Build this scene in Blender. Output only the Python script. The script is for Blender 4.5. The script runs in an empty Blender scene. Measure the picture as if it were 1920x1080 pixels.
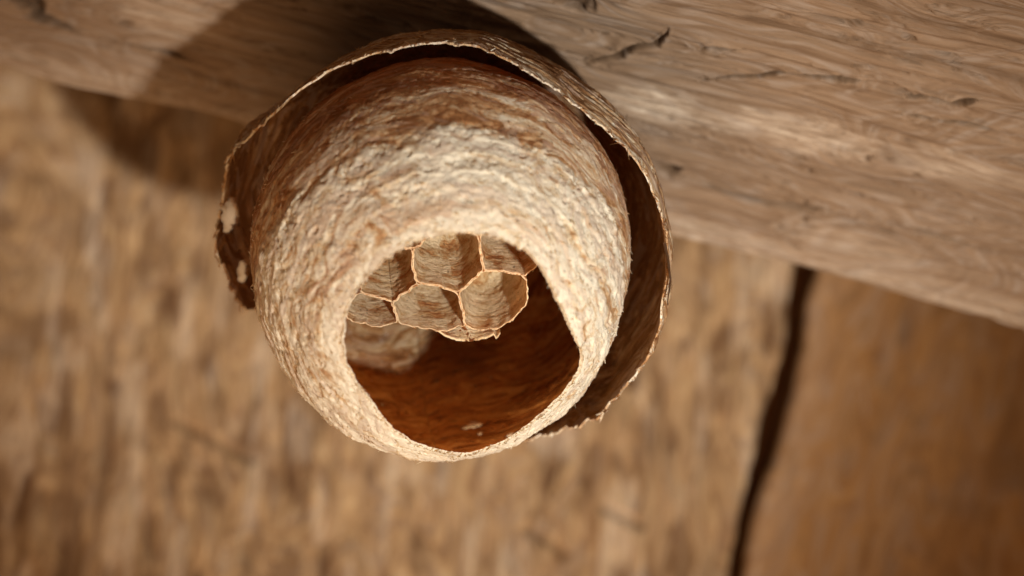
import bpy, math, random
import numpy as np
from mathutils import Matrix, Vector

random.seed(7)
rng = np.random.default_rng(7)
scene = bpy.context.scene
C = scene.collection

# ------------------------------------------------------------------ frame of the place
# The nest is modelled in a working frame whose unit is 1/1920 of the 111 mm wide field
# of view; PX turns it into metres, RW turns it upright (Z = up, beam underside faces down).
PX = 0.111 / 1920.0
D = 5330.0                         # camera distance in working units (308 mm)
TH = math.radians(14.3)
BETA = math.radians(50.0)
E1 = np.array([math.cos(TH), -math.sin(TH), 0.0])      # along the beam
E2 = np.array([math.sin(TH), math.cos(TH), 0.0])
EZ = np.array([0.0, 0.0, 1.0])
BD = math.cos(BETA) * E2 + math.sin(BETA) * EZ         # across the beam underside, towards the viewer
BN = -math.sin(BETA) * E2 + math.cos(BETA) * EZ        # normal of the underside (world down)
WZ = -BN
WX = E1
WY = np.cross(WZ, WX)
RW = np.stack([WX, WY, WZ])
OFF = np.array([0.0, 0.0, 2.2])

def W(p):
    """working frame -> world metres"""
    return (np.asarray(p, float) @ RW.T) * PX + OFF

def ray(u, v, z):
    """point of the photograph at working depth z"""
    k = (D - z) / D
    return np.array([(u - 960.0) * k, (540.0 - v) * k, z])

NC = np.array([-132.0, 70.0, 0.0])                     # centre of the nest

# ------------------------------------------------------------------ camera
cam_d = bpy.data.cameras.new('camera')
cam = bpy.data.objects.new('camera', cam_d)
C.objects.link(cam)
scene.camera = cam
cl = W([0, 0, D])
m = np.eye(4)
m[:3, :3] = RW
m[:3, 3] = cl
cam.matrix_world = Matrix(m.tolist())
cam_d.sensor_width = 36.0
cam_d.lens = 36.0 * D / 1920.0
cam_d.clip_start = 0.005
cam_d.clip_end = 50.0
cam_d.dof.use_dof = True
cam_d.dof.focus_distance = (D - 95.0) * PX
cam_d.dof.aperture_fstop = 12.5
cam_d.dof.aperture_blades = 7

# ------------------------------------------------------------------ light (a small flash held low on the right)
world = bpy.data.worlds.new('World')
scene.world = world
world.use_nodes = True
bg = world.node_tree.nodes['Background']
bg.inputs['Color'].default_value = (1.0, 0.62, 0.36, 1)
bg.inputs['Strength'].default_value = 0.19

def spot(name, L, dist, radius, power, col, aim, cone):
    ld = bpy.data.lights.new(name, 'SPOT')
    ld.shadow_soft_size = radius
    ld.energy = power
    ld.color = col
    ld.spot_size = math.radians(cone)
    ld.spot_blend = 1.0
    o = bpy.data.objects.new(name, ld)
    C.objects.link(o)
    L = np.array(L, float)
    L /= np.linalg.norm(L)
    p = NC + L * dist / PX
    o.location = W(p)
    d = np.array(aim, float) - p
    o.rotation_euler = Vector((RW @ d).tolist()).to_track_quat('-Z', 'Y').to_euler()
    return o

def lamp(name, L, dist, size, power, col):
    ld = bpy.data.lights.new(name, 'AREA')
    ld.shape = 'DISK'
    ld.size = size
    ld.energy = power
    ld.color = col
    o = bpy.data.objects.new(name, ld)
    C.objects.link(o)
    L = np.array(L, float)
    L /= np.linalg.norm(L)
    o.location = W(NC + L * dist / PX)
    d = Vector((RW @ (-L)).tolist())
    o.rotation_euler = d.to_track_quat('-Z', 'Y').to_euler()
    return o

spot('flash_lamp', (0.375, -0.395, 0.90), 0.60, 0.011, 26.5, (0.985, 0.96, 0.88), (290, -150, -150), 15.4)
lamp('fill_lamp', (-0.30, -0.85, 0.6), 0.42, 0.34, 1.25, (1.0, 0.62, 0.32))

scene.view_settings.view_transform = 'Standard'
scene.view_settings.look = 'None'
scene.view_settings.exposure = 0.0
scene.view_settings.gamma = 1.0
scene.render.engine = 'CYCLES'
scene.cycles.use_denoising = True
scene.cycles.max_bounces = 10
scene.cycles.diffuse_bounces = 6
scene.cycles.transmission_bounces = 6

# ------------------------------------------------------------------ noise
def _hash(i, j, k, seed):
    h = (i.astype(np.int64) * 374761393 + j.astype(np.int64) * 668265263 + k.astype(np.int64) * 2147483647 + seed * 144665) & 0xffffffff
    h = ((h ^ (h >> 13)) * 1274126177) & 0xffffffff
    h = (h ^ (h >> 16))
    h = (h * 2246822519) & 0xffffffff
    h = h ^ (h >> 15)
    return (h & 0xffffff) / float(0xffffff)

def vnoise(p, seed=0):
    p = np.asarray(p, float)
    f = np.floor(p)
    t = p - f
    t = t * t * t * (t * (t * 6 - 15) + 10)
    i, j, k = f[..., 0], f[..., 1], f[..., 2]
    r = 0.0
    for a in (0, 1):
        wa = t[..., 0] if a else 1 - t[..., 0]
        for b in (0, 1):
            wb = t[..., 1] if b else 1 - t[..., 1]
            for c in (0, 1):
                wc = t[..., 2] if c else 1 - t[..., 2]
                r = r + wa * wb * wc * _hash(i + a, j + b, k + c, seed)
    return r * 2 - 1

def fbm(p, octv=4, seed=0, gain=0.5, lac=2.03):
    s, a, n = 0.0, 1.0, 0.0
    p = np.asarray(p, float)
    for o in range(octv):
        s = s + a * vnoise(p, seed + o * 17)
        n += a
        a *= gain
        p = p * lac + 13.7
    return s / n

def v3(a, b, c=0.0):
    a, b = np.broadcast_arrays(a, b)
    return np.stack([a, b, np.broadcast_to(c, a.shape)], -1).astype(float)

def unit_(a):
    return a / np.linalg.norm(a)

def sstep(a, b, x):
    t = np.clip((x - a) / (b - a), 0, 1)
    return t * t * (3 - 2 * t)

# ------------------------------------------------------------------ objects
def tag(o, label=None, cat=None, group=None, kind=None):
    if label: o['label'] = label
    if cat: o['category'] = cat
    if group: o['group'] = group
    if kind: o['kind'] = kind
    return o

def empty(name, p, label, cat):
    o = bpy.data.objects.new(name, None)
    C.objects.link(o)
    o.location = W(p)
    o.empty_display_size = 0.01
    return tag(o, label, cat)

def origin(o):
    w = np.zeros(3)
    while o is not None:
        w += np.array(o.location)
        o = o.parent
    return w

def mesh_obj(name, verts, faces, mat, parent=None, attrs=None, smooth=True, at=None, mats=None, midx=None):
    """verts in the working frame; faces: list of arrays (n,3)/(n,4); attrs: {name: (n,) or (n,3)}"""
    me = bpy.data.meshes.new(name)
    w = W(verts)
    base = origin(parent) if parent is not None else np.zeros(3)
    org = base.copy()
    if at is not None:
        org = W(at)
    w = w - org
    n = len(w)
    me.vertices.add(n)
    me.vertices.foreach_set('co', w.astype(np.float32).ravel())
    loops = np.concatenate([f.ravel() for f in faces]).astype(np.int32)
    tot = np.concatenate([np.full(len(f), f.shape[1]) for f in faces]).astype(np.int32)
    start = np.concatenate([[0], np.cumsum(tot)[:-1]]).astype(np.int32)
    me.loops.add(len(loops))
    me.loops.foreach_set('vertex_index', loops)
    me.polygons.add(len(tot))
    me.polygons.foreach_set('loop_start', start)
    me.polygons.foreach_set('loop_total', tot)
    me.update(calc_edges=True)
    me.polygons.foreach_set('use_smooth', np.full(len(tot), smooth))
    for k, a in (attrs or {}).items():
        a = np.asarray(a, np.float32)
        t = me.attributes.new(k, 'FLOAT_VECTOR' if a.ndim == 2 else 'FLOAT', 'POINT')
        t.data.foreach_set('vector' if a.ndim == 2 else 'value', a.ravel())
    for mm in (mats or [mat]):
        me.materials.append(mm)
    if midx is not None:
        me.polygons.foreach_set('material_index', np.asarray(midx, np.int32))
    me.validate()
    o = bpy.data.objects.new(name, me)
    C.objects.link(o)
    if parent is not None:
        o.parent = parent
    o.location = org - base
    return o

def grid_faces(nu, nv, wrap_u=False, off=0, flip=False):
    """vertex index = i*nv + j"""
    iu = np.arange(nu if wrap_u else nu - 1)
    jv = np.arange(nv - 1)
    I, J = np.meshgrid(iu, jv, indexing='ij')
    I2 = (I + 1) % nu
    f = np.stack([I * nv + J, I2 * nv + J, I2 * nv + J + 1, I * nv + J + 1], -1).reshape(-1, 4)
    if flip:
        f = f[:, ::-1]
    return f + off

def polyline(pts, n, closed=False):
    p = np.array(pts, float)
    if closed:
        p = np.vstack([p, p[:1]])
    s = np.concatenate([[0], np.cumsum(np.linalg.norm(np.diff(p, axis=0), axis=1))])
    t = np.linspace(0, s[-1], n, endpoint=not closed)
    return np.stack([np.interp(t, s, p[:, k]) for k in range(p.shape[1])], -1)

def smooth_closed(a, w):
    k = np.hanning(2 * w + 3)[1:-1]
    k /= k.sum()
    n = len(a)
    out = np.zeros_like(a)
    for i, kk in enumerate(k):
        out += kk * np.roll(a, i - w, axis=0)
    return out

def dist_polyline(x, y, pts, taper=False):
    d = np.full(x.shape, 1e9)
    p = np.array(pts, float)
    if taper:
        seg = np.concatenate([[0], np.cumsum(np.linalg.norm(np.diff(p, axis=0), axis=1))])
        tt_ = np.zeros(x.shape)
        for i, (a, b) in enumerate(zip(p[:-1], p[1:])):
            ab = b - a
            t = np.clip(((x - a[0]) * ab[0] + (y - a[1]) * ab[1]) / (ab @ ab), 0, 1)
            e = np.hypot(x - a[0] - t * ab[0], y - a[1] - t * ab[1])
            tt_ = np.where(e < d, (seg[i] + t * (seg[i + 1] - seg[i])) / seg[-1], tt_)
            d = np.minimum(d, e)
        return d, tt_
    for a, b in zip(p[:-1], p[1:]):
        ab = b - a
        t = np.clip(((x - a[0]) * ab[0] + (y - a[1]) * ab[1]) / (ab @ ab), 0, 1)
        d = np.minimum(d, np.hypot(x - a[0] - t * ab[0], y - a[1] - t * ab[1]))
    return d

# ------------------------------------------------------------------ materials
class NT:
    def __init__(s, name):
        s.m = bpy.data.materials.new(name)
        s.m.use_nodes = True
        s.t = s.m.node_tree
        s.t.nodes.clear()
        s.out = s.n('ShaderNodeOutputMaterial')
    def n(s, typ, **kw):
        x = s.t.nodes.new(typ)
        for k, v in kw.items():
            setattr(x, k, v)
        return x
    def l(s, a, b):
        s.t.links.new(a, b)
    def put(s, sock, v):
        if hasattr(v, 'is_output'):
            s.l(v, sock)
        else:
            sock.default_value = v
    def attr(s, name, vec=False):
        x = s.n('ShaderNodeAttribute', attribute_name=name)
        return x.outputs['Vector' if vec else 'Fac']
    def mapping(s, vec, scale, loc=(0, 0, 0)):
        x = s.n('ShaderNodeMapping')
        s.l(vec, x.inputs['Vector'])
        x.inputs['Scale'].default_value = scale
        x.inputs['Location'].default_value = loc
        return x.outputs['Vector']
    def noise(s, vec, scale=1.0, detail=4.0, rough=0.55, dist=0.0, color=False):
        x = s.n('ShaderNodeTexNoise')
        s.l(vec, x.inputs['Vector'])
        x.inputs['Scale'].default_value = scale
        x.inputs['Detail'].default_value = detail
        x.inputs['Roughness'].default_value = rough
        x.inputs['Distortion'].default_value = dist
        return x.outputs['Color' if color else 'Fac']
    def voro(s, vec, scale=1.0, feature='F1', out='Distance', rand=1.0):
        x = s.n('ShaderNodeTexVoronoi', feature=feature)
        s.l(vec, x.inputs['Vector'])
        x.inputs['Scale'].default_value = scale
        x.inputs['Randomness'].default_value = rand
        return x.outputs[out]
    def ramp(s, fac, stops, interp='LINEAR'):
        x = s.n('ShaderNodeValToRGB')
        x.color_ramp.interpolation = interp
        e = x.color_ramp.elements
        while len(e) < len(stops):
            e.new(0.5)
        for el, (p, c) in zip(e, stops):
            el.position = p
            el.color = (c[0], c[1], c[2], 1) if not isinstance(c, (int, float)) else (c, c, c, 1)
        s.l(fac, x.inputs['Fac'])
        return x.outputs['Color']
    def math(s, op, a, b=0.0, clamp=False):
        x = s.n('ShaderNodeMath', operation=op, use_clamp=clamp)
        s.put(x.inputs[0], a)
        s.put(x.inputs[1], b)
        return x.outputs[0]
    def mix(s, fac, a, b, mode='MIX'):
        x = s.n('ShaderNodeMix', data_type='RGBA', blend_type=mode)
        s.put(x.inputs['Factor'], fac)
        s.put(x.inputs['A'], a if hasattr(a, 'is_output') else (*a, 1))
        s.put(x.inputs['B'], b if hasattr(b, 'is_output') else (*b, 1))
        return x.outputs['Result']
    def vadd(s, a, b, scale=1.0):
        x = s.n('ShaderNodeVectorMath', operation='MULTIPLY_ADD')
        s.l(b, x.inputs[0])
        x.inputs[1].default_value = (scale,) * 3
        s.l(a, x.inputs[2])
        return x.outputs[0]
    def bump(s, h, strength, dist):
        x = s.n('ShaderNodeBump')
        x.inputs['Strength'].default_value = strength
        x.inputs['Distance'].default_value = dist
        s.l(h, x.inputs['Height'])
        return x.outputs['Normal']

def paper_material(name, warm=0.0, fibc=0.55, fibb=1.0, cast=None, fleck=False, trans=0.25, tint=(0.97, 0.58, 0.23), own=0.65, wander=22.0, rel=0.8, grey_amt=0.45, shag=False):
    """wasp paper: puv = (around, along, layer) in working units; pale = 0 brown .. 1 cream"""
    t = NT(name)
    p = t.attr('puv', True)
    pale = t.attr('pale')
    # wander of the strips
    warp = t.noise(t.mapping(p, (1 / 160, 1 / 110, 1)), 1, 2, 0.5, color=True)
    pw = t.vadd(p, warp, wander)
    # strips: each load of pulp has its own tone
    strip = t.voro(t.mapping(pw, (1 / 300, 1 / 21, 1)), 1, out='Color')
    sx = t.n('ShaderNodeSeparateColor')
    t.l(strip, sx.inputs[0])
    # fibres
    fib = t.noise(t.mapping(pw, (1 / 26, 1 / 4.2, 1)), 1, 5, 0.62, 0.2)
    flake = t.voro(t.mapping(pw, (1 / 11, 1 / 5, 1)), 1, out='Color')
    fx = t.n('ShaderNodeSeparateColor')
    t.l(flake, fx.inputs[0])
    blot = t.noise(t.mapping(pw, (1 / 95, 1 / 30, 1), (7, 3, 0)), 1, 4, 0.6)
    k = t.math('MULTIPLY_ADD', sx.outputs[0], 0.50)
    k.node.inputs[2].default_value = -0.25
    k2 = t.math('MULTIPLY_ADD', fx.outputs[0], 0.20)
    k2.node.inputs[2].default_value = -0.10
    k3 = t.math('MULTIPLY_ADD', blot, 2.1)
    k3.node.inputs[2].default_value = -1.08
    k4 = t.math('MULTIPLY_ADD', fib, fibc)
    k4.node.inputs[2].default_value = -fibc / 2
    pulp = t.noise(t.mapping(pw, (1 / 11, 1 / 7, 1), (17, 23, 1)), 1, 4, 0.65)
    k5 = t.math('MULTIPLY_ADD', pulp, 0.75)
    k5.node.inputs[2].default_value = -0.375
    k4 = t.math('ADD', k4, k5)
    f = t.math('ADD', t.math('ADD', pale, k), t.math('ADD', k2, t.math('ADD', k3, k4)), clamp=True)
    w = warm
    col = t.ramp(f, [(0.0, (0.16 + w * .04, 0.075, 0.030)), (0.22, (0.30 + w * .05, 0.155, 0.070)), (0.45, (0.43, 0.275, 0.150)),
                     (0.68, (0.525, 0.43, 0.305)), (1.0, (0.675, 0.63, 0.535))])
    # greyed loads and rusty loads
    grey = t.ramp(sx.outputs[1], [(0.62, 0.0), (0.80, 1.0)])
    col = t.mix(t.math('MULTIPLY', grey, grey_amt), col, (0.43, 0.33, 0.27))
    rust = t.ramp(t.math('MULTIPLY', sx.outputs[2], blot), [(0.36, 0.0), (0.52, 1.0)])
    col = t.mix(t.math('MULTIPLY', rust, 0.24), col, (0.40, 0.19, 0.065))
    # dark bits of bark
    speck = t.noise(t.mapping(pw, (1 / 16, 1 / 8, 1), (31, 5, 2)), 1, 3, 0.5)
    sp = t.ramp(speck, [(0.645, 0.0), (0.71, 1.0)])
    col = t.mix(t.math('MULTIPLY', sp, 0.75), col, (0.10, 0.065, 0.045))
    if cast:
        col = t.mix(1.0, col, cast, 'MULTIPLY')
    if fleck:
        fn = t.noise(t.mapping(p, (1 / 9, 1 / 5, 1), (3, 8, 1)), 1, 1, 0.5)
        fk = t.ramp(fn, [(0.73, 0.0), (0.77, 1.0)])
        col = t.mix(fk, col, (0.85, 0.80, 0.70))
    crumb = t.noise(t.mapping(pw, (1 / 8, 1 / 4.5, 1), (5, 5, 5)), 1, 5, 0.75)
    h = t.math('ADD', t.math('ADD', t.math('MULTIPLY', fib, fibb), t.math('MULTIPLY', crumb, 0.75)), t.math('MULTIPLY', fx.outputs[1], 0.40))
    nrm = t.bump(t.math('MULTIPLY', h, t.attr('shag')) if shag else h, rel, 6.0 * PX)
    b = t.n('ShaderNodeBsdfPrincipled')
    t.l(col, b.inputs['Base Color'])
    b.inputs['Roughness'].default_value = 0.88
    b.inputs['Specular IOR Level'].default_value = 0.12
    t.l(nrm, b.inputs['Normal'])
    tr = t.n('ShaderNodeBsdfTranslucent')
    tc = t.mix(1 - own, tint, t.mix(1.0, col, tint, 'MULTIPLY'))
    t.l(tc, tr.inputs['Color'])
    mx = t.n('ShaderNodeMixShader')
    # light already inside the sheet leaves it again almost freely
    geo = t.n('ShaderNodeNewGeometry')
    fm = t.n('ShaderNodeMix', data_type='FLOAT')
    t.l(geo.outputs['Backfacing'], fm.inputs[0])
    fm.inputs[2].default_value = trans
    fm.inputs[3].default_value = 0.95
    t.l(fm.outputs[0], mx.inputs[0])
    t.l(b.outputs[0], mx.inputs[1])
    t.l(tr.outputs[0], mx.inputs[2])
    t.l(mx.outputs[0], t.out.inputs['Surface'])
    return t.m

def wood_material(name, stops, gx, gy, relief=1.0, grey=0.0, spots=0.0, dark=(0.055, 0.028, 0.012)):
    """wuv = (along grain, across grain, depth); tone darkens cracks and resin lines, chalk lightens dusty patches"""
    t = NT(name)
    p = t.attr('wuv', True)
    warp = t.noise(t.mapping(p, (1 / 700, 1 / 220, 1)), 1, 2, 0.5, color=True)
    pw = t.vadd(p, warp, 60.0)
    broad = t.noise(t.mapping(pw, (1 / (gx * 9), 1 / (gy * 6), 1)), 1, 3, 0.55)
    grain = t.noise(t.mapping(pw, (1 / (gx * 3.2), 1 / gy, 1), (3, 9, 0)), 1, 6, 0.62, 0.0)
    fine = t.noise(t.mapping(pw, (1 / (gx * .9), 1 / (gy * .28), 1), (13, 2, 0)), 1, 4, 0.6)
    f = t.math('ADD', t.math('MULTIPLY', broad, 0.45), t.math('ADD', t.math('MULTIPLY', grain, 0.40), t.math('MULTIPLY', fine, 0.15)))
    col = t.ramp(f, stops)
    gn = t.noise(t.mapping(pw, (1 / 170, 1 / 60, 1), (41, 7, 1)), 1, 4, 0.6)
    gr = t.ramp(gn, [(0.48, 0.0), (0.66, 1.0)])
    col = t.mix(t.math('MULTIPLY', gr, grey), col, (0.235, 0.178, 0.138))
    tone = t.attr('tone')
    col = t.mix(tone, col, dark)
    chalk = t.attr('chalk')
    cn = t.noise(t.mapping(p, (1 / 70, 1 / 8, 1), (2, 2, 2)), 1, 6, 0.72)
    ch = t.math('MULTIPLY', chalk, t.ramp(cn, [(0.36, 0.0), (0.72, 1.0)]))
    col = t.mix(ch, col, (0.62, 0.50, 0.38))
    if spots:
        sn = t.noise(t.mapping(p, (1 / 15, 1 / 9, 1), (9, 1, 4)), 1, 2, 0.5)
        col = t.mix(t.math('MULTIPLY', t.ramp(sn, [(0.69, 0.0), (0.75, 1.0)]), spots), col, (0.07, 0.038, 0.02))
    h = t.math('ADD', t.math('MULTIPLY', grain, 1.0), t.math('MULTIPLY', fine, 0.5))
    nrm = t.bump(h, 0.8 * relief, 9.0 * PX)
    b = t.n('ShaderNodeBsdfPrincipled')
    t.l(col, b.inputs['Base Color'])
    b.inputs['Roughness'].default_value = 0.72
    b.inputs['Specular IOR Level'].default_value = 0.25
    t.l(nrm, b.inputs['Normal'])
    t.l(b.outputs[0], t.out.inputs['Surface'])
    return t.m

M_BODY = paper_material('wasp_paper', trans=0.27, fibc=0.40, fibb=0.65, cast=(1.11, 1.085, 1.03), tint=(1.0, 0.86, 0.64), own=0.92, rel=0.65, shag=True)
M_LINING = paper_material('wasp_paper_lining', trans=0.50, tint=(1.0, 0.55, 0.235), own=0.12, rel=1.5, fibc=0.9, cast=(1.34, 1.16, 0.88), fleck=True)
M_SHELL = paper_material('wasp_paper_outer_layer', trans=0.07, rel=1.0)
M_COMB = paper_material('comb_paper', trans=0.24, warm=0.5, fibc=1.1, cast=(1.16, 0.99, 0.74), grey_amt=0.0, wander=5.0, tint=(1.0, 0.62, 0.28), rel=1.0)
M_BEAM = wood_material('beam_wood', [(0.25, (0.064, 0.034, 0.019)), (0.40, (0.127, 0.075, 0.042)), (0.54, (0.175, 0.109, 0.065)), (0.74, (0.226, 0.147, 0.091))], 230, 9, 0.75, 0.60, 0.35)
M_ROUGH = wood_material('rough_board_wood', [(0.28, (0.111, 0.053, 0.019)), (0.42, (0.215, 0.114, 0.051)), (0.54, (0.348, 0.213, 0.104)), (0.70, (0.497, 0.341, 0.186))], 30, 17, 1.0, 0.45, dark=(0.10, 0.045, 0.017))
M_BROWN = wood_material('brown_board_wood', [(0.28, (0.117, 0.047, 0.013)), (0.45, (0.190, 0.084, 0.024)), (0.6, (0.253, 0.123, 0.039)), (0.75, (0.307, 0.168, 0.065))], 110, 34, 0.5, 0.40)
M_DARK = wood_material('dark_batten_wood', [(0.3, (0.176, 0.068, 0.024)), (0.7, (0.352, 0.148, 0.056))], 90, 16, 0.5)

# ------------------------------------------------------------------ the beam
PJ = ray(830, 352, -575.0)                # a point on the beam's far edge, by the wall
def beam_uv(u, v):
    """photograph point -> (along, across) on the beam underside"""
    o = np.array([0, 0, D])
    d = ray(u, v, 0.0) - o
    k = ((PJ - o) @ BN) / (d @ BN)
    q = o + d * k - PJ
    return np.array([q @ E1, q @ BD])

ns, nq = 1000, 420
S = np.linspace(-1750, 1750, ns)
Q = np.concatenate([np.linspace(0, 900, 360), np.linspace(908, 1700, 60)])
S2, Q2 = np.meshgrid(S, Q, indexing='ij')
edge = 20 * fbm(v3(S2 / 260, 0.0 * S2, 5.0), 3, 3)
h = 15 * fbm(v3(S2 / 620, Q2 / 90), 3, 11) + 6 * fbm(v3(S2 / 420, Q2 / 17), 4, 21) + 1.2 * fbm(v3(S2 / 160, Q2 / 8), 3, 31)
# growth-ring ledges: a little saw tooth across the grain
g = Q2 / 46 + 1.2 * fbm(v3(S2 / 600, Q2 / 150), 3, 41)
saw = g - np.floor(g)
h += 13 * (0.35 - np.abs(fbm(v3(S2 / 520, Q2 / 42, 7.0), 3, 45)) * 1.6)
h += 3.0 * (np.minimum(saw / 0.85, (1 - saw) / 0.15) - 0.5)
tone = np.zeros_like(h)
# fine drying checks that run with the grain
for sc, wid, dep, sd in ((44, 0.020, 11, 0), (26, 0.022, 6, 5)):
    nn_ = fbm(v3(S2 / (sc * 11), Q2 / sc, 2.0), 4, 501 + sd)
    mk = sstep(0.02, 0.22, fbm(v3(S2 / 210, Q2 / 60, 5.0), 3, 511 + sd))
    ck = np.exp(-(nn_ / wid) ** 2) * mk
    h -= dep * ck
    h += 0.5 * dep * np.exp(-((nn_ - 2.5 * wid) / (1.5 * wid)) ** 2) * mk
    tone = np.maximum(tone, 0.55 * ck)
cracks = [
    ([(1100, 115), (1163, 103), (1189, 89), (1230, 84), (1254, 50)], 5, 0.75),
    ([(1312, 91), (1331, 83), (1370, 89), (1403, 90)], 4, 0.75),
    ([(1307, 156), (1370, 144), (1427, 142), (1475, 134), (1514, 137), (1562, 144), (1630, 153)], 6, 0.9),
    ([(1692, 180), (1740, 180), (1779, 193), (1832, 188)], 6, 0.9),
    ([(1220, 315), (1254, 322), (1283, 313)], 8, 0.85),
    ([(1235, 318), (1370, 363), (1437, 383), (1500, 390), (1581, 402), (1654, 419), (1716, 433)], 6, 0.75),
    ([(1540, 398), (1600, 404), (1700, 428), (1790, 455), (1870, 478)], 5, 0.6),
    ([(130, 55), (240, 85), (330, 100), (420, 140)], 4, 0.6),
    ([(40, 30), (90, 38), (170, 66)], 5, 0.8),
    ([(1690, 210), (1760, 226), (1850, 240), (1930, 262)], 4, 0.5),
]
for pts, wd, dk in cracks:
    b = np.array([beam_uv(*p) for p in pts])
    wob = 6 * fbm(v3(S2 / 60, Q2 / 40), 4, 51)
    d, ta = dist_polyline(S2 + wob, Q2 + wob * 1.0, b, True)
    wmod = wd * (0.12 + 0.98 * np.sin(np.pi * np.clip(ta, 0.001, 0.999)) ** 0.7) * (0.65 + 0.9 * np.clip(0.5 + fbm(v3(S2 / 45, 0 * S2), 2, 57), 0, 1))
    wmod = wmod * (0.55 + 0.45 * sstep(-0.25, 0.2, fbm(v3(S2 / 70, Q2 / 60, 3.0), 2, 58)))
    c = np.exp(-(d / wmod) ** 2)
    h += 5 * np.exp(-((d - 2.6 * wmod) / (1.5 * wmod)) ** 2) - 24 * c
    tone = np.maximum(tone, 0.7 * dk * c)
for pts, wd, dk in [([(1408, 29), (1533, 63), (1678, 96), (1813, 125), (1930, 164)], 17, 0.62), ([(1606, 0), (1774, 48), (1930, 84)], 12, 0.62),
                    ([(1764, 0), (1930, 30)], 11, 0.60), ([(1450, 235), (1700, 300), (1930, 372)], 10, 0.3)]:
    b = np.array([beam_uv(*p) for p in pts])
    d = dist_polyline(S2, Q2 + 5 * fbm(v3(S2 / 90, 0 * S2), 3, 61), b)
    tone = np.maximum(tone, dk * np.exp(-(d / wd) ** 2) * (0.7 + 0.5 * fbm(v3(S2 / 70, Q2 / 12), 3, 66)))
# knots and a hole near the top of the picture
for (u, v), ru, rv in [((1075, -2), 52, 15), ((52, 2), 44, 18), ((70, 28), 14, 10)]:
    b = beam_uv(u, v)
    d = np.hypot((S2 - b[0]) / ru, (Q2 - b[1]) / (rv * 1.6)) + 0.35 * fbm(v3(S2 / 18, Q2 / 18), 3, 71)
    c = 1 - sstep(0.6, 1.05, d)
    h -= 26 * c
    tone = np.maximum(tone, 0.85 * c)
chalk = np.zeros_like(h)
for (u, v), ru, rv, a in [((1235, 195), 110, 26, 0.75), ((1500, 250), 190, 28, 0.62), ((1790, 315), 150, 26, 0.42), ((1345, 225), 90, 20, 0.45), ((300, 30), 120, 40, 0.4), ((1590, 455), 150, 25, 0.3)]:
    b = beam_uv(u, v)
    d = np.hypot((S2 - b[0]) / ru, (Q2 - b[1]) / (rv * 1.7))
    chalk = np.maximum(chalk, a * (1 - sstep(0.3, 1.25, d + 0.4 * fbm(v3(S2 / 40, Q2 / 20), 3, 81))))
chalk = np.maximum(chalk, 0.42 * sstep(130, 40, Q2 + 30 * fbm(v3(S2 / 160, Q2 / 60), 3, 85)))
# worn far arris: the underside rolls over towards the wall
rr = 70.0
roll = np.clip((rr - Q2) / rr, 0, 1)
P = PJ + E1 * S2[..., None] + BD * (Q2 + edge * roll)[..., None] + BN * (h - 26 * roll ** 2.2)[..., None]
nb = P.shape[0] * P.shape[1]
verts = [P.reshape(-1, 3)]
# far side, top and near side of the beam
back = [(-8, -40), (-14, -120), (-14, -700), (1704, -700), (1704, -6)]
ring = []
for q, d in back:
    ring.append(PJ + E1 * S[:, None] + BD * (q + edge[:, 0] * (1 if q < 100 else 0))[:, None] + BN * d)
ring = np.stack([P[:, 0]] + ring + [P[:, -1]], 1)
verts.append(ring.reshape(-1, 3))
faces = [grid_faces(ns, nq), grid_faces(ns, ring.shape[1], off=nb, flip=True)]
wuv = np.concatenate([v3(S2, Q2, 0).reshape(-1, 3), np.stack([np.repeat(S[:, None], ring.shape[1], 1), np.broadcast_to(np.arange(ring.shape[1]) * 90.0, (ns, ring.shape[1])), np.full((ns, ring.shape[1]), 3.0)], -1).reshape(-1, 3)])
zr = np.zeros(ns * ring.shape[1])
beam = mesh_obj('wooden_beam', np.concatenate(verts), faces, M_BEAM, None,
                {'wuv': wuv, 'tone': np.concatenate([np.clip(tone, 0, 1).ravel(), zr]), 'chalk': np.concatenate([chalk.ravel(), zr])}, at=PJ)
tag(beam, 'weathered cracked wooden beam that the paper nest hangs from', 'beam', kind='thing')

# ------------------------------------------------------------------ the board wall
WSL = -0.22                               # the boards lean: nearer to the viewer further down
def wall_z(x, y):
    e = (x - PJ[0]) * E2[0] + (y - PJ[1]) * E2[1]
    return -1420.0 + WSL * e
def wall_pt(u, v):
    o = np.array([0, 0, D])
    d = ray(u, v, 0.0) - o
    # plane: z = -640 + WSL*(E2.(p-PJ))
    nrm = np.array([-WSL * E2[0], -WSL * E2[1], 1.0])
    k = ((-1420.0 - o[2]) + WSL * (E2[:2] @ (o[:2] - PJ[:2]))) / (d @ nrm)
    return o + d * k
WNRM = np.array([-WSL * E2[0], -WSL * E2[1], 1.0]); WNRM /= np.linalg.norm(WNRM)
WDN = -E2 + 0; WDN = np.array([-E2[0], -E2[1], -WSL * 1.0]); WDN /= np.linalg.norm(WDN)   # down the wall
WR = np.cross(WDN, WNRM); WR /= np.linalg.norm(WR)
if WR[0] < 0: WR = -WR
WO = wall_pt(1440, 760)
def wall_ab(u, v):
    q = wall_pt(u, v) - WO
    return np.array([q @ WR, q @ WDN])

wall = empty('board_wall', wall_pt(960, 1080), 'board wall of two upright planks with a dark gap, behind the nest', 'wall')
tag(wall, kind='thing')
gl = [(1499, 470), (1487, 511), (1478, 558), (1472, 630), (1455, 701), (1428, 778), (1413, 855), (1390, 950), (1372, 1033), (1366, 1080), (1345, 1180)]
gr = [(1542, 470), (1535, 511), (1514, 558), (1510, 635), (1487, 736), (1472, 795), (1449, 867), (1419, 944), (1400, 1033), (1398, 1080), (1385, 1180)]
GL = np.array([wall_ab(*p) for p in gl]); GR = np.array([wall_ab(*p) for p in gr])

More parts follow.
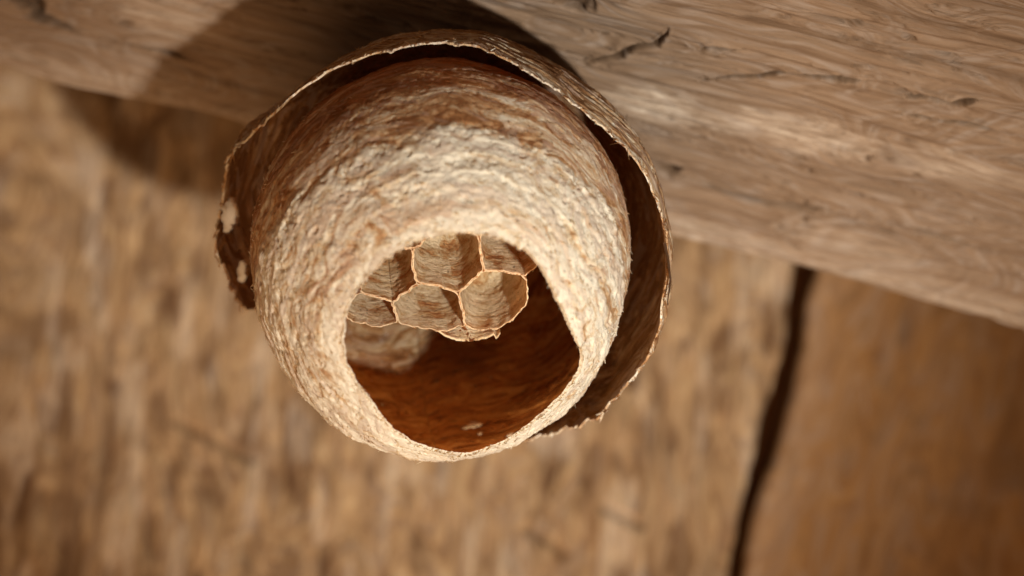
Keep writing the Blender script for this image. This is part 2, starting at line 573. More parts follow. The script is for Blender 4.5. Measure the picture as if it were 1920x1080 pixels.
def board(name, side, mat, label, n_a, n_b, rough):
    Bv = np.linspace(-950, 1150, n_b)
    jag = 4 * fbm(v3(Bv / 40, 0 * Bv, side), 3, 91)
    if side < 0:
        e = np.interp(Bv, GL[:, 1], GL[:, 0]) + jag
        t = np.concatenate([np.linspace(2.1, 0.72, 60, endpoint=False), np.linspace(0.72, 0, n_a - 60)])
        A = e[None, :] - t[:, None] * (2350 + e[None, :])
        dist_e = e[None, :] - A
    else:
        e = np.interp(Bv, GR[:, 1], GR[:, 0]) + jag
        t = np.linspace(0, 1, n_a) ** 1.3
        A = e[None, :] + t[:, None] * (1500 - e[None, :])
        dist_e = A - e[None, :]
    B = np.broadcast_to(Bv[None, :], A.shape)
    # the sawn grain stands almost upright in the picture, the boards lean a little
    sk = -0.17 if side < 0 else 0.0
    ga = A + sk * B
    if rough:
        wx = 18 * fbm(v3(ga / 120, B / 200), 2, 101)
        tear = fbm(v3((ga + wx) / 36, B / 125), 3, 111, 0.5)
        tear2 = fbm(v3((ga - wx) / 60, B / 210, 4.0), 3, 121)
        h = 13 * tear + 12 * np.minimum(tear2, 0.1) + 10 * fbm(v3(ga / 300, B / 300), 3, 131)
        tone = 0.62 * sstep(0.14, 0.46, -tear + 0.35 * -tear2) + 0.5 * sstep(0.18, 0.45, fbm(v3((ga + wx) / 30, B / 110, 8.0), 3, 141))
        # a few short saw marks across the boards
        for (u0, v0, u1, v1) in [(330, 790, 470, 860), (990, 990, 1060, 1040), (1130, 950, 1200, 985)]:
            d = dist_polyline(A, B, [wall_ab(u0, v0), wall_ab(u1, v1)])
            c = np.exp(-(d / 11) ** 2)
            h = h - 10 * c
            tone = np.maximum(tone, 0.55 * c)
        chalk = 0.62 * sstep(0.06, 0.4, fbm(v3(ga / 40, B / 170, 2.0), 3, 151))
    else:
        h = 8 * fbm(v3(ga / 220, B / 700), 3, 161) + 4 * fbm(v3(ga / 40, B / 300), 3, 171)
        tone = 0.30 * sstep(0.15, 0.6, fbm(v3(ga / 70, B / 140, 3.0), 3, 181)) + 0.25 * sstep(0.25, 0.5, fbm(v3(ga / 30, B / 60, 6.0), 3, 191))
        chalk = 0.30 * np.exp(-(dist_e / 70) ** 2)
    rnd = np.clip(1 - dist_e / 22.0, 0, 1)
    P = WO + WR * A[..., None] + WDN * B[..., None] + WNRM * (h - 16 * rnd ** 2)[..., None]
    n = P.shape[0] * P.shape[1]
    # the board's edge face in the gap and its back
    ei = -1 if side < 0 else 0
    oi = 0 if side < 0 else -1
    cols = [P[ei], P[ei] - WNRM * 70, P[ei] - WNRM * 190, P[oi] - WNRM * 190, P[oi]]
    side_ring = np.stack(cols, 0)
    f = [grid_faces(P.shape[0], n_b, flip=True), grid_faces(len(cols), n_b, off=n, flip=True)]
    wuv = np.concatenate([v3(B, ga, float(side)).reshape(-1, 3),
                          v3(np.broadcast_to(Bv, (len(cols), n_b)), np.broadcast_to((np.arange(len(cols)) * 60.0)[:, None], (len(cols), n_b)), 9.0).reshape(-1, 3)])
    z = np.zeros(len(cols) * n_b)
    o = mesh_obj(name, np.concatenate([P.reshape(-1, 3), side_ring.reshape(-1, 3)]), f, mat, wall,
                 {'wuv': wuv, 'tone': np.concatenate([np.clip(tone, 0, 1).ravel(), z + 0.12]), 'chalk': np.concatenate([chalk.ravel(), z])})
    o['label'] = label
    return o

board('board', -1, M_ROUGH, 'rough sawn pale board with torn upright grain', 560, 420, True)
board('board', 1, M_BROWN, 'smoother brown board right of the dark gap', 160, 240, False)
# batten behind the gap closes the wall
bt = []
for a, b in ((-330, -950), (330, -950), (330, 1150), (-330, 1150)):
    bt.append(WO + WR * a + WDN * b - WNRM * 205)
bt = np.array(bt); bt2 = bt - WNRM * 120
bv = np.concatenate([bt, bt2])
bf = np.array([[0, 3, 2, 1], [4, 5, 6, 7], [0, 1, 5, 4], [1, 2, 6, 5], [2, 3, 7, 6], [3, 0, 4, 7]])
mesh_obj('batten', bv, [bf], M_DARK, wall, {'wuv': np.array([[0, 0, 0], [0, 600, 0], [2000, 600, 0], [2000, 0, 0]] * 2, float), 'tone': np.zeros(8), 'chalk': np.zeros(8)}, smooth=False)

# ------------------------------------------------------------------ the nest
APEX = NC - BN * ((NC - PJ) @ BN)         # where it hangs from the beam
nest = empty('wasp_nest', APEX, 'small round paper wasp nest with open bottom showing its comb cells', 'wasp nest')
SEMI = np.array([361.0, 0.0, 372.0])
def ell_r(d):
    """radius of the inner envelope in direction d (unit, from the nest's centre)"""
    sy = np.where(d[..., 1] < 0, 396.0, 364.0)
    return 1.0 / np.sqrt((d[..., 0] / SEMI[0]) ** 2 + (d[..., 1] / sy) ** 2 + (d[..., 2] / SEMI[2]) ** 2)
def on_body(u, v):
    o = np.array([0, 0, D]) - NC
    d = ray(u, v, 0.0) - np.array([0, 0, D])
    d /= np.linalg.norm(d)
    prev = D - 700
    for k in np.linspace(D - 500, D + 60, 900):
        p = o + d * k
        r = np.linalg.norm(p)
        if r <= ell_r(p / r):
            return p
    # beside the body: the nearest point of the ray
    k = -(o @ d)
    p = o + d * k
    return p / np.linalg.norm(p) * ell_r(p / np.linalg.norm(p))

mouth = [(870, 436), (900, 440), (945, 449), (985, 466), (1013, 490), (1030, 520), (1047, 560), (1066, 590), (1084, 638), (1096, 664), (1094, 702),
         (1062, 744), (1030, 776), (990, 808), (950, 835), (905, 852), (870, 858), (820, 851), (770, 836), (735, 811), (710, 780), (686, 750),
         (663, 716), (646, 688), (638, 645), (643, 592), (657, 556), (684, 521), (712, 493), (738, 472), (768, 457), (805, 444), (840, 438)]
NPH, NT_ = 900, 300
rim_px = smooth_closed(polyline(mouth, 240, True), 3)
rim3 = np.array([on_body(*p) for p in rim_px])
rim3 = np.stack([np.interp(np.linspace(0, 240, NPH, endpoint=False), np.arange(241), np.append(rim3[:, k], rim3[0, k])) for k in range(3)], -1)
rim3 = smooth_closed(rim3, 5)
rdir = rim3 / np.linalg.norm(rim3, axis=1, keepdims=True)
axis = rdir.mean(0); axis /= np.linalg.norm(axis)
pole = -axis

def shell_grid(rdir, pole, nt, tmax=0.985, power=1.0):
    t = np.linspace(0, 1, nt) ** power * tmax
    c = np.clip(rdir @ pole, -1, 1)
    om = np.arccos(c)
    a = np.sin((1 - t)[None, :] * om[:, None]) / np.sin(om)[:, None]
    b = np.sin(t[None, :] * om[:, None]) / np.sin(om)[:, None]
    return a[..., None] * rdir[:, None, :] + b[..., None] * pole, t, om

def stitched(outer, inner, keep, attrs_o, attrs_i):
    """two skins of a sheet with every open edge closed; keep = quads that exist (nu x nv-1, wrapped in u)"""
    nu, nv = outer.shape[:2]
    n = nu * nv
    I, J = np.nonzero(keep)
    I2 = (I + 1) % nu
    fo = np.stack([I * nv + J, I2 * nv + J, I2 * nv + J + 1, I * nv + J + 1], -1)
    fi = fo[:, ::-1] + n
    fs = []
    kp = np.zeros((nu, nv + 1), bool)
    kp[:, 1:nv] = keep                       # padded in v
    for i, j in zip(*np.nonzero(keep)):
        i2 = (i + 1) % nu
        if not kp[i, j]:
            fs.append((i2 * nv + j, i * nv + j, i * nv + j + n, i2 * nv + j + n))
        if not kp[i, j + 2]:
            fs.append((i * nv + j + 1, i2 * nv + j + 1, i2 * nv + j + 1 + n, i * nv + j + 1 + n))
        if not keep[(i - 1) % nu, j]:
            fs.append((i * nv + j, i * nv + j + 1, i * nv + j + 1 + n, i * nv + j + n))
        if not keep[i2, j]:
            fs.append((i2 * nv + j + 1, i2 * nv + j, i2 * nv + j + n, i2 * nv + j + 1 + n))
    V = np.concatenate([outer.reshape(-1, 3), inner.reshape(-1, 3)])
    A = {k: np.concatenate([attrs_o[k].reshape((n,) + attrs_o[k].shape[2:]), attrs_i[k].reshape((n,) + attrs_i[k].shape[2:])]) for k in attrs_o}
    # the cut edge has corners of its own, so that it stays crisp
    fs = np.array(fs, int).reshape(-1, 4)
    uq, inv = np.unique(fs, return_inverse=True)
    F = np.concatenate([fo, fi, inv.reshape(-1, 4) + len(V)])
    V = np.concatenate([V, V[uq]])
    src = np.where(uq >= n, uq - n, uq)
    A = {k: np.concatenate([a, a[src]]) for k, a in A.items()}
    return V, F, A

def add_fibres(V, F, A, base, tang, outw, puv, pale, n, ln, wd, lift):
    """loose paper fibres and flakes: slim quads rooted on a surface or an edge"""
    m = len(base)
    k = rng.integers(0, m, n)
    L = ln[0] + (ln[1] - ln[0]) * rng.random(n) ** 2.2
    Wd = wd[0] + (wd[1] - wd[0]) * rng.random(n)
    up = lift[0] + (lift[1] - lift[0]) * rng.random(n)
    tt = tang[k]; oo = outw[k]
    side = np.cross(tt, oo)
    side /= np.linalg.norm(side, axis=1, keepdims=True) + 1e-9
    sw = rng.normal(0, 0.35, n)[:, None]
    dirv = tt * np.sign(rng.random(n) - 0.5)[:, None] + side * sw
    p0 = base[k] - dirv * (L * 0.3)[:, None] - oo * 0.6
    p1 = base[k] + dirv * (L * 0.35)[:, None] + oo * (up * 0.5)[:, None]
    p2 = base[k] + dirv * (L * 0.7)[:, None] + oo * up[:, None]
    sd = side * Wd[:, None] * 0.5
    vs = np.stack([p0 - sd * .6, p0 + sd * .6, p1 + sd, p1 - sd, p2 + sd * .35, p2 - sd * .35], 1)
    o = len(V)
    b = o + np.arange(n)[:, None] * 6
    fs = np.concatenate([b + np.array([[0, 1, 2, 3]]), b + np.array([[3, 2, 4, 5]])])
    A = {'puv': np.concatenate([A['puv'], np.repeat(puv[k] + np.stack([0 * L, rng.normal(0, 60, n), 0 * L], -1), 6, 0) + vs.reshape(-1, 3) * 0.15]),
         'pale': np.concatenate([A['pale'], np.repeat(np.clip(pale[k] + rng.normal(0.04, 0.16, n), 0, 1.1), 6)]), **({'shag': np.concatenate([A['shag'], np.ones(n * 6)])} if 'shag' in A else {})}
    return np.concatenate([V, vs.reshape(-1, 3)]), np.concatenate([F, fs]), A

def unit(a):
    return a / (np.linalg.norm(a, axis=-1, keepdims=True) + 1e-12)

# --- inner envelope: the closed pot with the round mouth
dirs, tt, om = shell_grid(rdir, pole, NT_, 0.985, 1.15)
phi = np.linspace(0, 2 * math.pi, NPH, endpoint=False)
# arc length from the mouth, angle as length (a seam falls at the top of the mouth, hidden by using 3-D noise for relief)
Vv = (tt[None, :] * om[:, None]) * 365.0
ax1 = unit(np.cross(axis, [0, 1, 0])); ax2 = np.cross(axis, ax1)
ax2 = -ax2
az = np.arctan2(dirs @ ax1, dirs @ ax2)
pol = np.arccos(np.clip(dirs @ axis, -1, 1))
Uu = np.unwrap(np.unwrap(az, axis=1), axis=0) * 250.0
# put the seam of the around-coordinate at the back top, away from the eye, by mirroring it there
Um = np.abs((az + math.pi - 0.0)) * 250.0
base = dirs * ell_r(dirs)[..., None]
big = base / 120.0
cyl = np.stack([np.cos(az) * pol * 1.0, np.sin(az) * pol * 1.0, pol], -1)
lump = 7 * fbm(base / 150.0, 3, 201) + 4 * fbm(base / 48.0, 3, 206)
# strips of pulp laid ring by ring: each overlaps the next like a tile
wob = Vv + 26 * fbm(base / 130.0, 3, 211) + 5 * fbm(base / 35.0, 2, 214)
sN = wob / 36.0
sid = np.floor(sN); sf = sN - sid
segv = vnoise(v3(sid * 3.7, Um / 130.0, 2.0), 217)
strip = (5.5 + 4.5 * segv) * (1 - sf) ** 1.4
# flaked fibres stretched along the strips
fl = fbm(v3(Um / 21.0, wob / 5.2, 0.0), 3, 221)
fl2 = fbm(v3(Um / 46.0, wob / 11.0, 5.0), 3, 225)
edge_fade = sstep(0, 26, Vv)
calm = sstep(-0.35, 0.35, fbm(base / 95.0, 3, 271))            # some loads were smoothed flat, some left shaggy
rough = lump + strip * edge_fade * (0.25 + 0.75 * calm) + 0.8 * fl * (0.4 + calm) + 3.2 * np.abs(fl2) * calm * 0.6 + 3.2 * fbm(base / 14.0, 3, 273) - 7.0 * sstep(0.22, 0.5, fbm(base / 17.0, 3, 277)) + 3.5 * fbm(base / 26.0, 3, 279)
# pulp colour: cream strips round the mouth, browner pulp higher up
up = dirs[..., 1]
bnd = [(470, 520), (492, 470), (520, 415), (560, 372), (620, 335), (690, 292), (750, 258), (830, 246), (910, 256), (970, 262), (1040, 300), (1100, 350), (1140, 400), (1165, 450), (1172, 520)]
b3 = np.array([unit_(on_body(*p)) for p in bnd])
baz = np.arctan2(b3 @ ax1, b3 @ ax2); bpol = np.arccos(np.clip(b3 @ axis, -1, 1))
o_ = np.argsort(baz); baz = baz[o_]; bpol = bpol[o_]
bz = np.interp(az.ravel(), np.concatenate([baz - 2 * math.pi, baz, baz + 2 * math.pi]), np.tile(bpol, 3)).reshape(az.shape)
band = pol - bz + 0.10 * fbm(base / 60.0, 3, 251) + 0.05 * fbm(base / 14.0, 3, 253)
pale_o = 0.90 - 0.48 * sstep(-0.05, 0.05, band) - 0.24 * sstep(0.30, 0.42, band) + 0.06 * segv - 0.14 * sstep(-0.42, -0.25, band) * sstep(0.0, 0.4, fbm(base / 70.0, 2, 255))
pale_o += 0.34 * vnoise(v3(wob / 27.0, az * 0.9, 3.0), 283) + 0.10 * vnoise(v3(wob / 11.0, az * 2.5, 7.0), 285)
rough_zone = sstep(-0.02, 0.05, band)
rough = rough * (0.5 + 0.5 * sstep(15, 90, Vv)) * (1 - 0.55 * rough_zone)
pale_o += 0.26 * np.exp(-Vv / 45.0) + 0.22 * np.exp(-Vv / 80.0) * sstep(0.2, 0.9, -dirs[..., 1] - 0.3 * dirs[..., 0])
pale_o += 0.10 * sstep(0.2, 0.9, -dirs[..., 1]) * sstep(-0.2, 0.4, -dirs[..., 0])
pale_o = np.where(Vv < 0, 1.0, pale_o)
rough = rough - 5.0 * rough_zone * (1 - 0.5 * sstep(0.05, 0.5, band))
rough = lump + 0.55 * (rough - lump) + 1.6 * fbm(base / 7.0, 2, 281) * (1 - 0.4 * rough_zone)
outer = base + unit(dirs) * (rough - 4.0)[..., None]
# ragged mouth edge
rag = 5.0 * fbm(rim3 / 16.0, 3, 231) + 3.0 * fbm(rim3 / 5.0, 2, 235)
rt = unit(outer[:, 1] - outer[:, 0])
fade = np.exp(-Vv / 14.0)
outer += rt[:, None, :] * (rag[:, None] * fade)[..., None]
thick = 7.5 + 2.5 * fbm(base / 60.0, 2, 241) + 4.0 * np.exp(-Vv / 12.0) * sstep(-0.3, 0.5, unit(rim3)[:, 1] - axis[1])[:, None] - 2.5 * np.exp(-Vv / 9.0) * sstep(0.2, -0.3, unit(rim3)[:, 1] - axis[1])[:, None]
inn_rel = 2.0 * fbm(v3(Um / 40.0, Vv / 9.0, 3.0), 3, 245) + 5 * fbm(base / 120.0, 3, 249)
inner = base + unit(dirs) * (-4.0 - thick + inn_rel * edge_fade + (lump * 0.5) + rag[:, None] * 0)[..., None]
inner += rt[:, None, :] * (rag[:, None] * fade)[..., None]
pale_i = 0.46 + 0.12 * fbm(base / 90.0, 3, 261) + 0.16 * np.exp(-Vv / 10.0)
puv_o = v3(Um, wob, 0.0); puv_i = v3(Um + 400, Vv * 1.0 + 900, 6.0)
# worn thin spots and pinholes in the far wall, where daylight-bright boards show through
keep = np.ones((NPH, NT_ - 1), bool)
ci_ = 0.25 * (inner[:, :-1] + np.roll(inner, -1, 0)[:, :-1] + inner[:, 1:] + np.roll(inner, -1, 0)[:, 1:])
pr = ci_ + NC
kk = D / (D - pr[..., 2])
pu = 960 + pr[..., 0] * kk; pv = 540 - pr[..., 1] * kk
far_side = (np.einsum('ijk,k->ij', ci_, [0, 0, 1.0]) < 60) & (Vv[:, :-1] > 25)
for (u, v, lu, lv, rot) in [(884, 799, 44, 9, 0.22), (956, 815, 20, 6, 0.35), (899, 813, 11, 5, 0.1), (818, 714, 10, 4, 0.0), (920, 707, 6, 5, 0.3), (890, 723, 5, 4, 0.5), (717, 758, 6, 5, 0.6), (884, 707, 4, 4, 0)]:
    du = (pu - u) * math.cos(rot) - (pv - v) * math.sin(rot); dv = (pu - u) * math.sin(rot) + (pv - v) * math.cos(rot)
    e = np.hypot(du / (lu * .5), dv / (lv * .5)) + 0.35 * fbm(v3(pu / 6, pv / 6), 2, 291)
    keep &= ~((e < 1) & far_side)
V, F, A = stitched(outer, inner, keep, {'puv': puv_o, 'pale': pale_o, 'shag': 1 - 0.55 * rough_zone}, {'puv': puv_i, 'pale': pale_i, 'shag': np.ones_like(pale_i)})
tg = unit(np.roll(outer, -1, 0) - outer)
on_ = unit(dirs)
# loose flakes over the outer face, fringe on the mouth
V, F, A = add_fibres(V, F, A, outer[:, 3:190].reshape(-1, 3), tg[:, 3:190].reshape(-1, 3), on_[:, 3:190].reshape(-1, 3), puv_o[:, 3:190].reshape(-1, 3), pale_o[:, 3:190].reshape(-1), 3000, (4, 17), (1.4, 4.2), (0.4, 4.6))
V, F, A = add_fibres(V, F, A, inner[:, 6:190].reshape(-1, 3), tg[:, 6:190].reshape(-1, 3), -on_[:, 6:190].reshape(-1, 3), puv_i[:, 6:190].reshape(-1, 3), pale_i[:, 6:190].reshape(-1), 1800, (6, 22), (1.2, 3.5), (0.4, 2.4))
V, F, A = add_fibres(V, F, A, outer[:, 0], tg[:, 0], -rt, puv_o[:, 0], pale_o[:, 0], 700, (4, 16), (1.2, 3.2), (-0.5, 4.5))
nk = int(keep.sum())
mi = np.zeros(len(F), int); mi[nk:2 * nk] = 1
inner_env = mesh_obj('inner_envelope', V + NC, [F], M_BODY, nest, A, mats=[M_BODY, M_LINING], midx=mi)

# --- outer envelope: the unfinished second layer, open and torn in front
sh = [(850, 78, 150), (780, 80, 150), (690, 100, 130), (620, 128, 105), (560, 166, 75), (510, 212, 35), (468, 250, -20), (458, 262, -36), (434, 268, -50), (424, 300, -75), (420, 330, -90), (412, 375, -105),
      (405, 420, -115), (406, 466, -125), (425, 520, -160), (452, 565, -200), (490, 604, -235), (540, 640, -270), (640, 690, -310), (760, 710, -320), (880, 730, -300), (945, 785, -250), (985, 828, -205), (1050, 812, -140), (1118, 792, -70),
      (1150, 752, -35), (1192, 708, 0), (1218, 668, 30), (1240, 615, 55), (1244, 570, 65), (1256, 520, 70), (1252, 460, 78), (1246, 412, 88), (1226, 350, 110), (1200, 305, 125), (1160, 262, 145), (1118, 222, 158), (1060, 176, 165), (1000, 138, 168), (940, 104, 162), (895, 84, 156)]
sh = np.array(sh, float)[::-1]
S3 = np.array([ray(u, v, z) - NC for u, v, z in sh])
N2 = 1000
rp = polyline(S3, N2, True)
rp = smooth_closed(rp, 6)
R0 = np.linalg.norm(rp, axis=1)
rd = unit(rp)
pole2 = -BN
d2, t2, om2 = shell_grid(rd, pole2, 220, 0.985, 1.1)
V2 = t2[None, :] * om2[:, None] * 420.0
Rr = R0[:, None] + (430.0 - R0[:, None]) * sstep(0, 0.9, t2)[None, :]
b2 = d2 * Rr[..., None]
ax1 = unit(np.cross(pole2, [0, 1, 0])); ax2 = np.cross(pole2, ax1)
az2 = np.arctan2(d2 @ ax1, d2 @ ax2)
pol2 = np.arccos(np.clip(d2 @ -pole2, -1, 1))
U2 = np.abs(az2 + math.pi) * 300.0
w2 = V2 + 20 * fbm(b2 / 120.0, 3, 301)
s2 = w2 / 24.0; sf2 = s2 - np.floor(s2)
rel2 = 6 * fbm(b2 / 110.0, 3, 311) + 2.4 * (1 - sf2) + 2.2 * fbm(v3(U2 / 24, w2 / 6), 3, 315) + 3.5 * np.abs(fbm(v3(U2 / 50, w2 / 12, 4.0), 3, 318))
ef2 = sstep(0, 30, V2)
o2 = b2 + d2 * (rel2 * (0.35 + 0.65 * ef2) - 2)[..., None]
rag2 = 8.0 * fbm(rp / 40.0, 3, 321) + 4.5 * fbm(rp / 9.0, 3, 325)
torn = 1.3 + 1.3 * sstep(60, -60, rp[:, 2])                     # the sides and the lower edge are more ragged than the top
rt2 = unit(o2[:, 1] - o2[:, 0])
fd2 = np.exp(-V2 / 16.0)
o2 += rt2[:, None, :] * ((rag2 * torn)[:, None] * fd2)[..., None]
th2 = 6.5 - 3.8 * np.exp(-V2 / 10.0)
i2 = b2 + d2 * (-2 - th2 + 2.5 * fbm(v3(U2 / 40, V2 / 10, 8.0), 3, 331) * ef2 + 3 * fbm(b2 / 110.0, 3, 311))[..., None]
i2 += rt2[:, None, :] * ((rag2 * torn)[:, None] * fd2)[..., None]
keep = np.ones((N2, 219), bool)
def shell_pt(u, v):
    """where the line of sight meets the far part of the outer envelope"""
    o = np.array([0, 0, D]) - NC
    d = ray(u, v, 0.0) - np.array([0, 0, D]); d /= np.linalg.norm(d)
    q = o + (i2.reshape(-1, 3) - o) * 0
    w = i2.reshape(-1, 3) - o
    dd = np.linalg.norm(w - (w @ d)[:, None] * d, axis=1)
    k = np.argmin(dd + 0.0)
    return i2.reshape(-1, 3)[k]
cen = 0.25 * (i2[:, :-1] + np.roll(i2, -1, 0)[:, :-1] + i2[:, 1:] + np.roll(i2, -1, 0)[:, 1:])
# two holes worn through on the left
proj = (cen + NC)
kk = D / (D - proj[..., 2])
pu = 960 + proj[..., 0] * kk; pv = 540 - proj[..., 1] * kk
near = (cen[..., 0] < -250) & (V2[:, :-1] < 260)
for (u, v, ru, rv) in [(431, 405, 15, 34), (456, 511, 12, 22), (449, 470, 3, 4)]:
    e = ((pu - u) / ru) ** 2 + ((pv - v) / rv) ** 2
    e = np.sqrt(e) + 0.30 * fbm(v3(pu / 7, pv / 7), 3, 341)
    keep &= ~((e < 1) & near)
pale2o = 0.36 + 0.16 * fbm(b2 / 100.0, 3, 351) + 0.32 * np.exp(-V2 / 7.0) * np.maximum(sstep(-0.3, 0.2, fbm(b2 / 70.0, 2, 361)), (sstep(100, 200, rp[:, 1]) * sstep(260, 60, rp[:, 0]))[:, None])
pale2i = 0.03 + 0.10 * sstep(0, 250, b2[..., 0]) + 0.26 * fbm(b2 / 100.0, 3, 355) + 0.36 * np.exp(-V2 / 4.0) * np.maximum(sstep(-0.3, 0.2, fbm(b2 / 70.0, 2, 361)), (sstep(100, 200, rp[:, 1]) * sstep(260, 60, rp[:, 0]))[:, None])  # inner face browner, most at left: shade inside the shell painted into the pulp
pu_o = v3(U2, w2, 11.0); pu_i = v3(U2 + 300, V2 + 500, 15.0)
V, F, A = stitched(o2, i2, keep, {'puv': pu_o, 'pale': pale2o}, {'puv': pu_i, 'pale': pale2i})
tg2 = unit(np.roll(o2, -1, 0) - o2)
V, F, A = add_fibres(V, F, A, o2[:, 0], tg2[:, 0], -rt2, pu_o[:, 0], pale2o[:, 0], 520, (4, 15), (1.0, 2.8), (-0.5, 4.5))
V, F, A = add_fibres(V, F, A, o2[:, 2:120].reshape(-1, 3), tg2[:, 2:120].reshape(-1, 3), d2[:, 2:120].reshape(-1, 3), pu_o[:, 2:120].reshape(-1, 3), pale2o[:, 2:120].reshape(-1), 2200, (5, 20), (1.2, 3.4), (0.4, 4.0))
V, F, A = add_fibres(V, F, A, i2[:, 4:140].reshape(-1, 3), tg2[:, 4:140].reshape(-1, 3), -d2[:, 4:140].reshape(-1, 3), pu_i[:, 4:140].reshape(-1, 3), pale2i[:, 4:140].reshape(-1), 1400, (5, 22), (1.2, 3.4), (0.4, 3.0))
torn_i = np.nonzero((rp[:, 0] > 300) | (rp[:, 0] < -380))[0]
V, F, A = add_fibres(V, F, A, o2[torn_i, 0], tg2[torn_i, 0], -rt2[torn_i], pu_o[torn_i, 0], pale2o[torn_i, 0], 80, (8, 26), (1.6, 3.6), (2, 9))
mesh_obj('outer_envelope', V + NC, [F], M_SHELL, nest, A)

# a narrow strip torn loose, hanging from the right-hand edge
sp_ = polyline([ray(1246, 455, 84), ray(1253, 490, 84), ray(1257, 525, 80), ray(1254, 552, 78), ray(1251, 573, 80)], 40) - NC
wq = np.interp(np.linspace(0, 1, 40), [0, 0.3, 0.7, 1], [6.5, 5.0, 3.2, 0.8]) + 0.8 * fbm(sp_ / 6.0, 2, 381)
xs = np.array([[-0.5, 0, 0.7], [0, 0.35, 1.1], [0.5, 0, 0.7], [0.5, 0, -0.7], [0, 0.35, -0.7], [-0.5, 0, -0.7]])
ring_ = sp_[:, None, :] + np.stack([xs[None, :, 0] * wq[:, None], 0 * wq[:, None] * xs[None, :, 1], xs[None, :, 1] * wq[:, None] * 0.6 + xs[None, :, 2] * 1.2], -1)
qf = []
for i in range(39):
    for j in range(6):
        qf.append((i * 6 + j, (i + 1) * 6 + j, (i + 1) * 6 + (j + 1) % 6, i * 6 + (j + 1) % 6))
qf = np.array(qf)
mesh_obj('torn_strip', ring_.reshape(-1, 3) + NC, [qf[:, ::-1]], M_SHELL, nest, {'puv': v3(np.repeat(np.arange(40)[:, None] * 3.0, 6, 1), np.repeat(np.arange(6)[None] * 2.0, 40, 0), 70.0).reshape(-1, 3), 'pale': np.full(240, 0.72)})

# --- comb: open hexagonal cells hanging in the middle
CA = unit(np.array([0.08, -0.62, 0.78]))           # the way the cells open
CP = ray(861, 550, 95.0) - NC
def comb_pt(u, v, lift=0.0):
    o = np.array([0, 0, D]) - NC
    d = ray(u, v, 0.0) - np.array([0, 0, D])
    k = ((CP + CA * lift - o) @ CA) / (d @ CA)
    return o + d * k
v1, v2, v3_, v4, v5, v6 = (782, 530), (861, 549), (906, 506), (737, 567), (746, 606), (873, 613)
v7, v8, v9 = (772, 472), (897, 446), (838, 412)
c10, c11 = (735, 442), (985, 517)
cells = [
    [v4, v1, (820, 533), v2, v6, (838, 622), (790, 618), v5],
    [v2, v3_, (945, 507), c11, (992, 540), (990, 566), (966, 598), (930, 614), (900, 619), v6],
    [v1, v7, v9, v8, v3_, v2, (820, 533)],
    [v4, (676, 548), (668, 480), c10, v7, v1],
    [v4, v5, (705, 612), (660, 606), (640, 578), (676, 548)],
    [v3_, v8, (945, 420), (1000, 445), (1012, 490), c11, (945, 507)],
    [v7, c10, (745, 395), (795, 372), v9],
    [v8, v9, (850, 372), (905, 366), (945, 420)],
]
comb_hub = np.array([840, 500])
CB = NC * 0 + comb_pt(840, 500) - CA * 235           # where the stalk starts
comb = bpy.data.objects.new('comb', None)
C.objects.link(comb)
comb.parent = nest
comb.location = W(CB + NC) - W(APEX)
comb.empty_display_size = 0.005
for ci, poly in enumerate(cells):
    pts = np.array([comb_pt(*p) for p in poly])
    pc_ = pts.mean(0)
    if sum(np.cross(pts[i - 1] - pc_, pts[i] - pc_) @ CA for i in range(len(pts))) > 0:
        pts = pts[::-1]
    cpt = pts.mean(0)
    n_p, n_d = 120, 44
    rimp = polyline(pts, n_p, True)
    rimp = smooth_closed(rimp, 2)
    rimp = rimp + 5.0 * np.stack([fbm(rimp / 16.0, 3, 471), fbm(rimp / 16.0, 3, 473), 0 * rimp[:, 0]], -1)
    rad = rimp - cpt
    rl = np.linalg.norm(rad, axis=1, keepdims=True)
    depth = 150.0
    tq = np.linspace(0, 1, n_d)
    rnd = smooth_closed(rl, 12)
    jag = 2.6 * fbm(rimp / 9.0, 3, 401) + 5.0 * fbm(rimp / 38.0, 2, 405)
    dirx = rad / rl
    def skin(off, deep, seed):
        P = np.zeros((n_p, n_d, 3))
        for j, q in enumerate(tq):
            k = sstep(0, 0.45, q)
            r = (rl * (1 - k) + rnd * k) * (1 - 0.22 * q ** 1.6) * math.sqrt(max(1 - max(0, (q - 0.72) / 0.28) ** 2.4, 0.0)) - off
            r = np.maximum(r, 0.5)
            P[:, j] = cpt + dirx * r - CA * (q * deep) + CA * (jag[:, None] * (1 - q) ** 3)
        a = np.arange(n_p) / n_p * rl.mean() * 6.28
        wv = 1.7 * fbm(v3(np.repeat((rimp @ [1, 1, .3])[:, None], n_d, 1) / 20, np.repeat((tq * deep)[None], n_p, 0) / 5.0, ci * 3.0), 3, seed)
        P += dirx[:, None, :] * (wv * sstep(0, 0.08, tq)[None, :])[..., None]
        return P
    Po, Pi = skin(0.4, depth, 411), skin(2.3, depth - 5, 421)
    ua = np.repeat((np.abs(np.arange(n_p) - n_p / 2) / n_p * rl.mean() * 12.0)[:, None], n_d, 1)
    va = np.repeat((tq * depth)[None], n_p, 0)
    pl = 0.80 + 0.26 * np.exp(-va / 2.2) + 0.08 * vnoise(v3(ua / 30, va / 18, ci), 431)
    po = v3(ua, va, 20.0 + ci); pi_ = v3(ua + 70, va + 33, 30.0 + ci)
    V, F, A = stitched(Po, Pi, np.ones((n_p, n_d - 1), bool), {'puv': po, 'pale': pl + 0.12}, {'puv': pi_, 'pale': pl})
    tgc = unit(np.roll(Po, -1, 0) - Po)
    V, F, A = add_fibres(V, F, A, Po[:, 0], tgc[:, 0], np.repeat(CA[None], n_p, 0), po[:, 0], pl[:, 0], 40, (3, 10), (1.0, 2.2), (0, 3))
    mesh_obj('cell', V + NC, [F], M_COMB, comb, A)
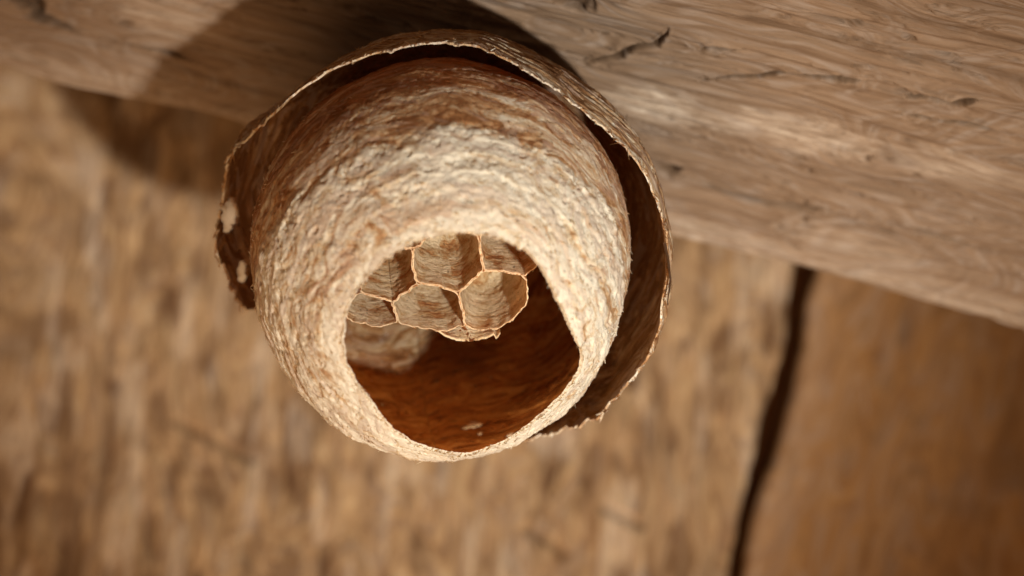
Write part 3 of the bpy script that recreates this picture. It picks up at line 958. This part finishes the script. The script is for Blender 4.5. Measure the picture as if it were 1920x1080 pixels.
# the thin lip of a cell just begun, under the two front cells
top = polyline([(812, 617), (838, 621), (873, 612), (905, 617), (937, 609)], 70)
low = polyline([(822, 622), (838, 633), (862, 640), (884, 641), (912, 635), (926, 628), (931, 637), (938, 626)], 70)
nl = 14
P = np.zeros((70, nl, 3))
for j, q in enumerate(np.linspace(0, 1, nl)):
    for i in range(70):
        uv = top[i] * (1 - q) + low[i] * q
        P[i, j] = comb_pt(uv[0], uv[1], -26 + 30 * q) 
P += CA * (2.2 * fbm(P / 7.0, 3, 441))[..., None] + np.array([0, 1, 0]) * (1.5 * fbm(P / 5.0, 2, 445))[..., None]
back = P - CA * 3.0 + np.array([0, 2.5, 0])
n = 70 * nl
fa = grid_faces(70, nl); fb = grid_faces(70, nl, off=n, flip=True)
br = []
for i in range(69):
    br += [(i * nl + n, (i + 1) * nl + n, (i + 1) * nl, i * nl), ((i + 1) * nl + nl - 1 + n, i * nl + nl - 1 + n, i * nl + nl - 1, (i + 1) * nl + nl - 1)]
ua = np.repeat(np.arange(70)[:, None] * 1.7, nl, 1); va = np.repeat(np.arange(nl)[None] * 2.2, 70, 0)
lipo = mesh_obj('cell', np.concatenate([P.reshape(-1, 3), back.reshape(-1, 3)]) + NC, [fa, fb, np.array(br)], M_COMB, comb,
                {'puv': np.concatenate([v3(ua, va, 50.0).reshape(-1, 3)] * 2), 'pale': np.full(2 * n, 0.98)})
lipo['label'] = 'pale lip of a cell just begun at the lower edge of the comb'

# --- stalk from the comb to the beam
p0 = CB + CA * 60; p1 = APEX - NC - BN * 14
k = 24
an = np.linspace(0, 2 * math.pi, k, endpoint=False)
ax = unit(p1 - p0); sa = unit(np.cross(ax, [0, 0, 1.0])); sb = np.cross(ax, sa)
rows = []
for q in np.linspace(0, 1, 20):
    r = 16 + 60 * (1 - q) ** 6 + 75 * q ** 7
    rows.append(p0 + (p1 - p0) * q + ((np.cos(an) * sa[:, None] + np.sin(an) * sb[:, None]) * (r * (1 + 0.1 * np.sin(an * 3 + q * 5)))).T)
P = np.stack(rows, 1)
mesh_obj('stalk', P.reshape(-1, 3) + NC, [grid_faces(k, 20, True)], M_COMB, nest, {'puv': v3(np.repeat(an[:, None] * 30, 20, 1), np.repeat(np.arange(20)[None] * 12.0, k, 0), 60.0).reshape(-1, 3), 'pale': np.full(k * 20, 0.25)})

print('beam clearance', (NC - PJ) @ BN)
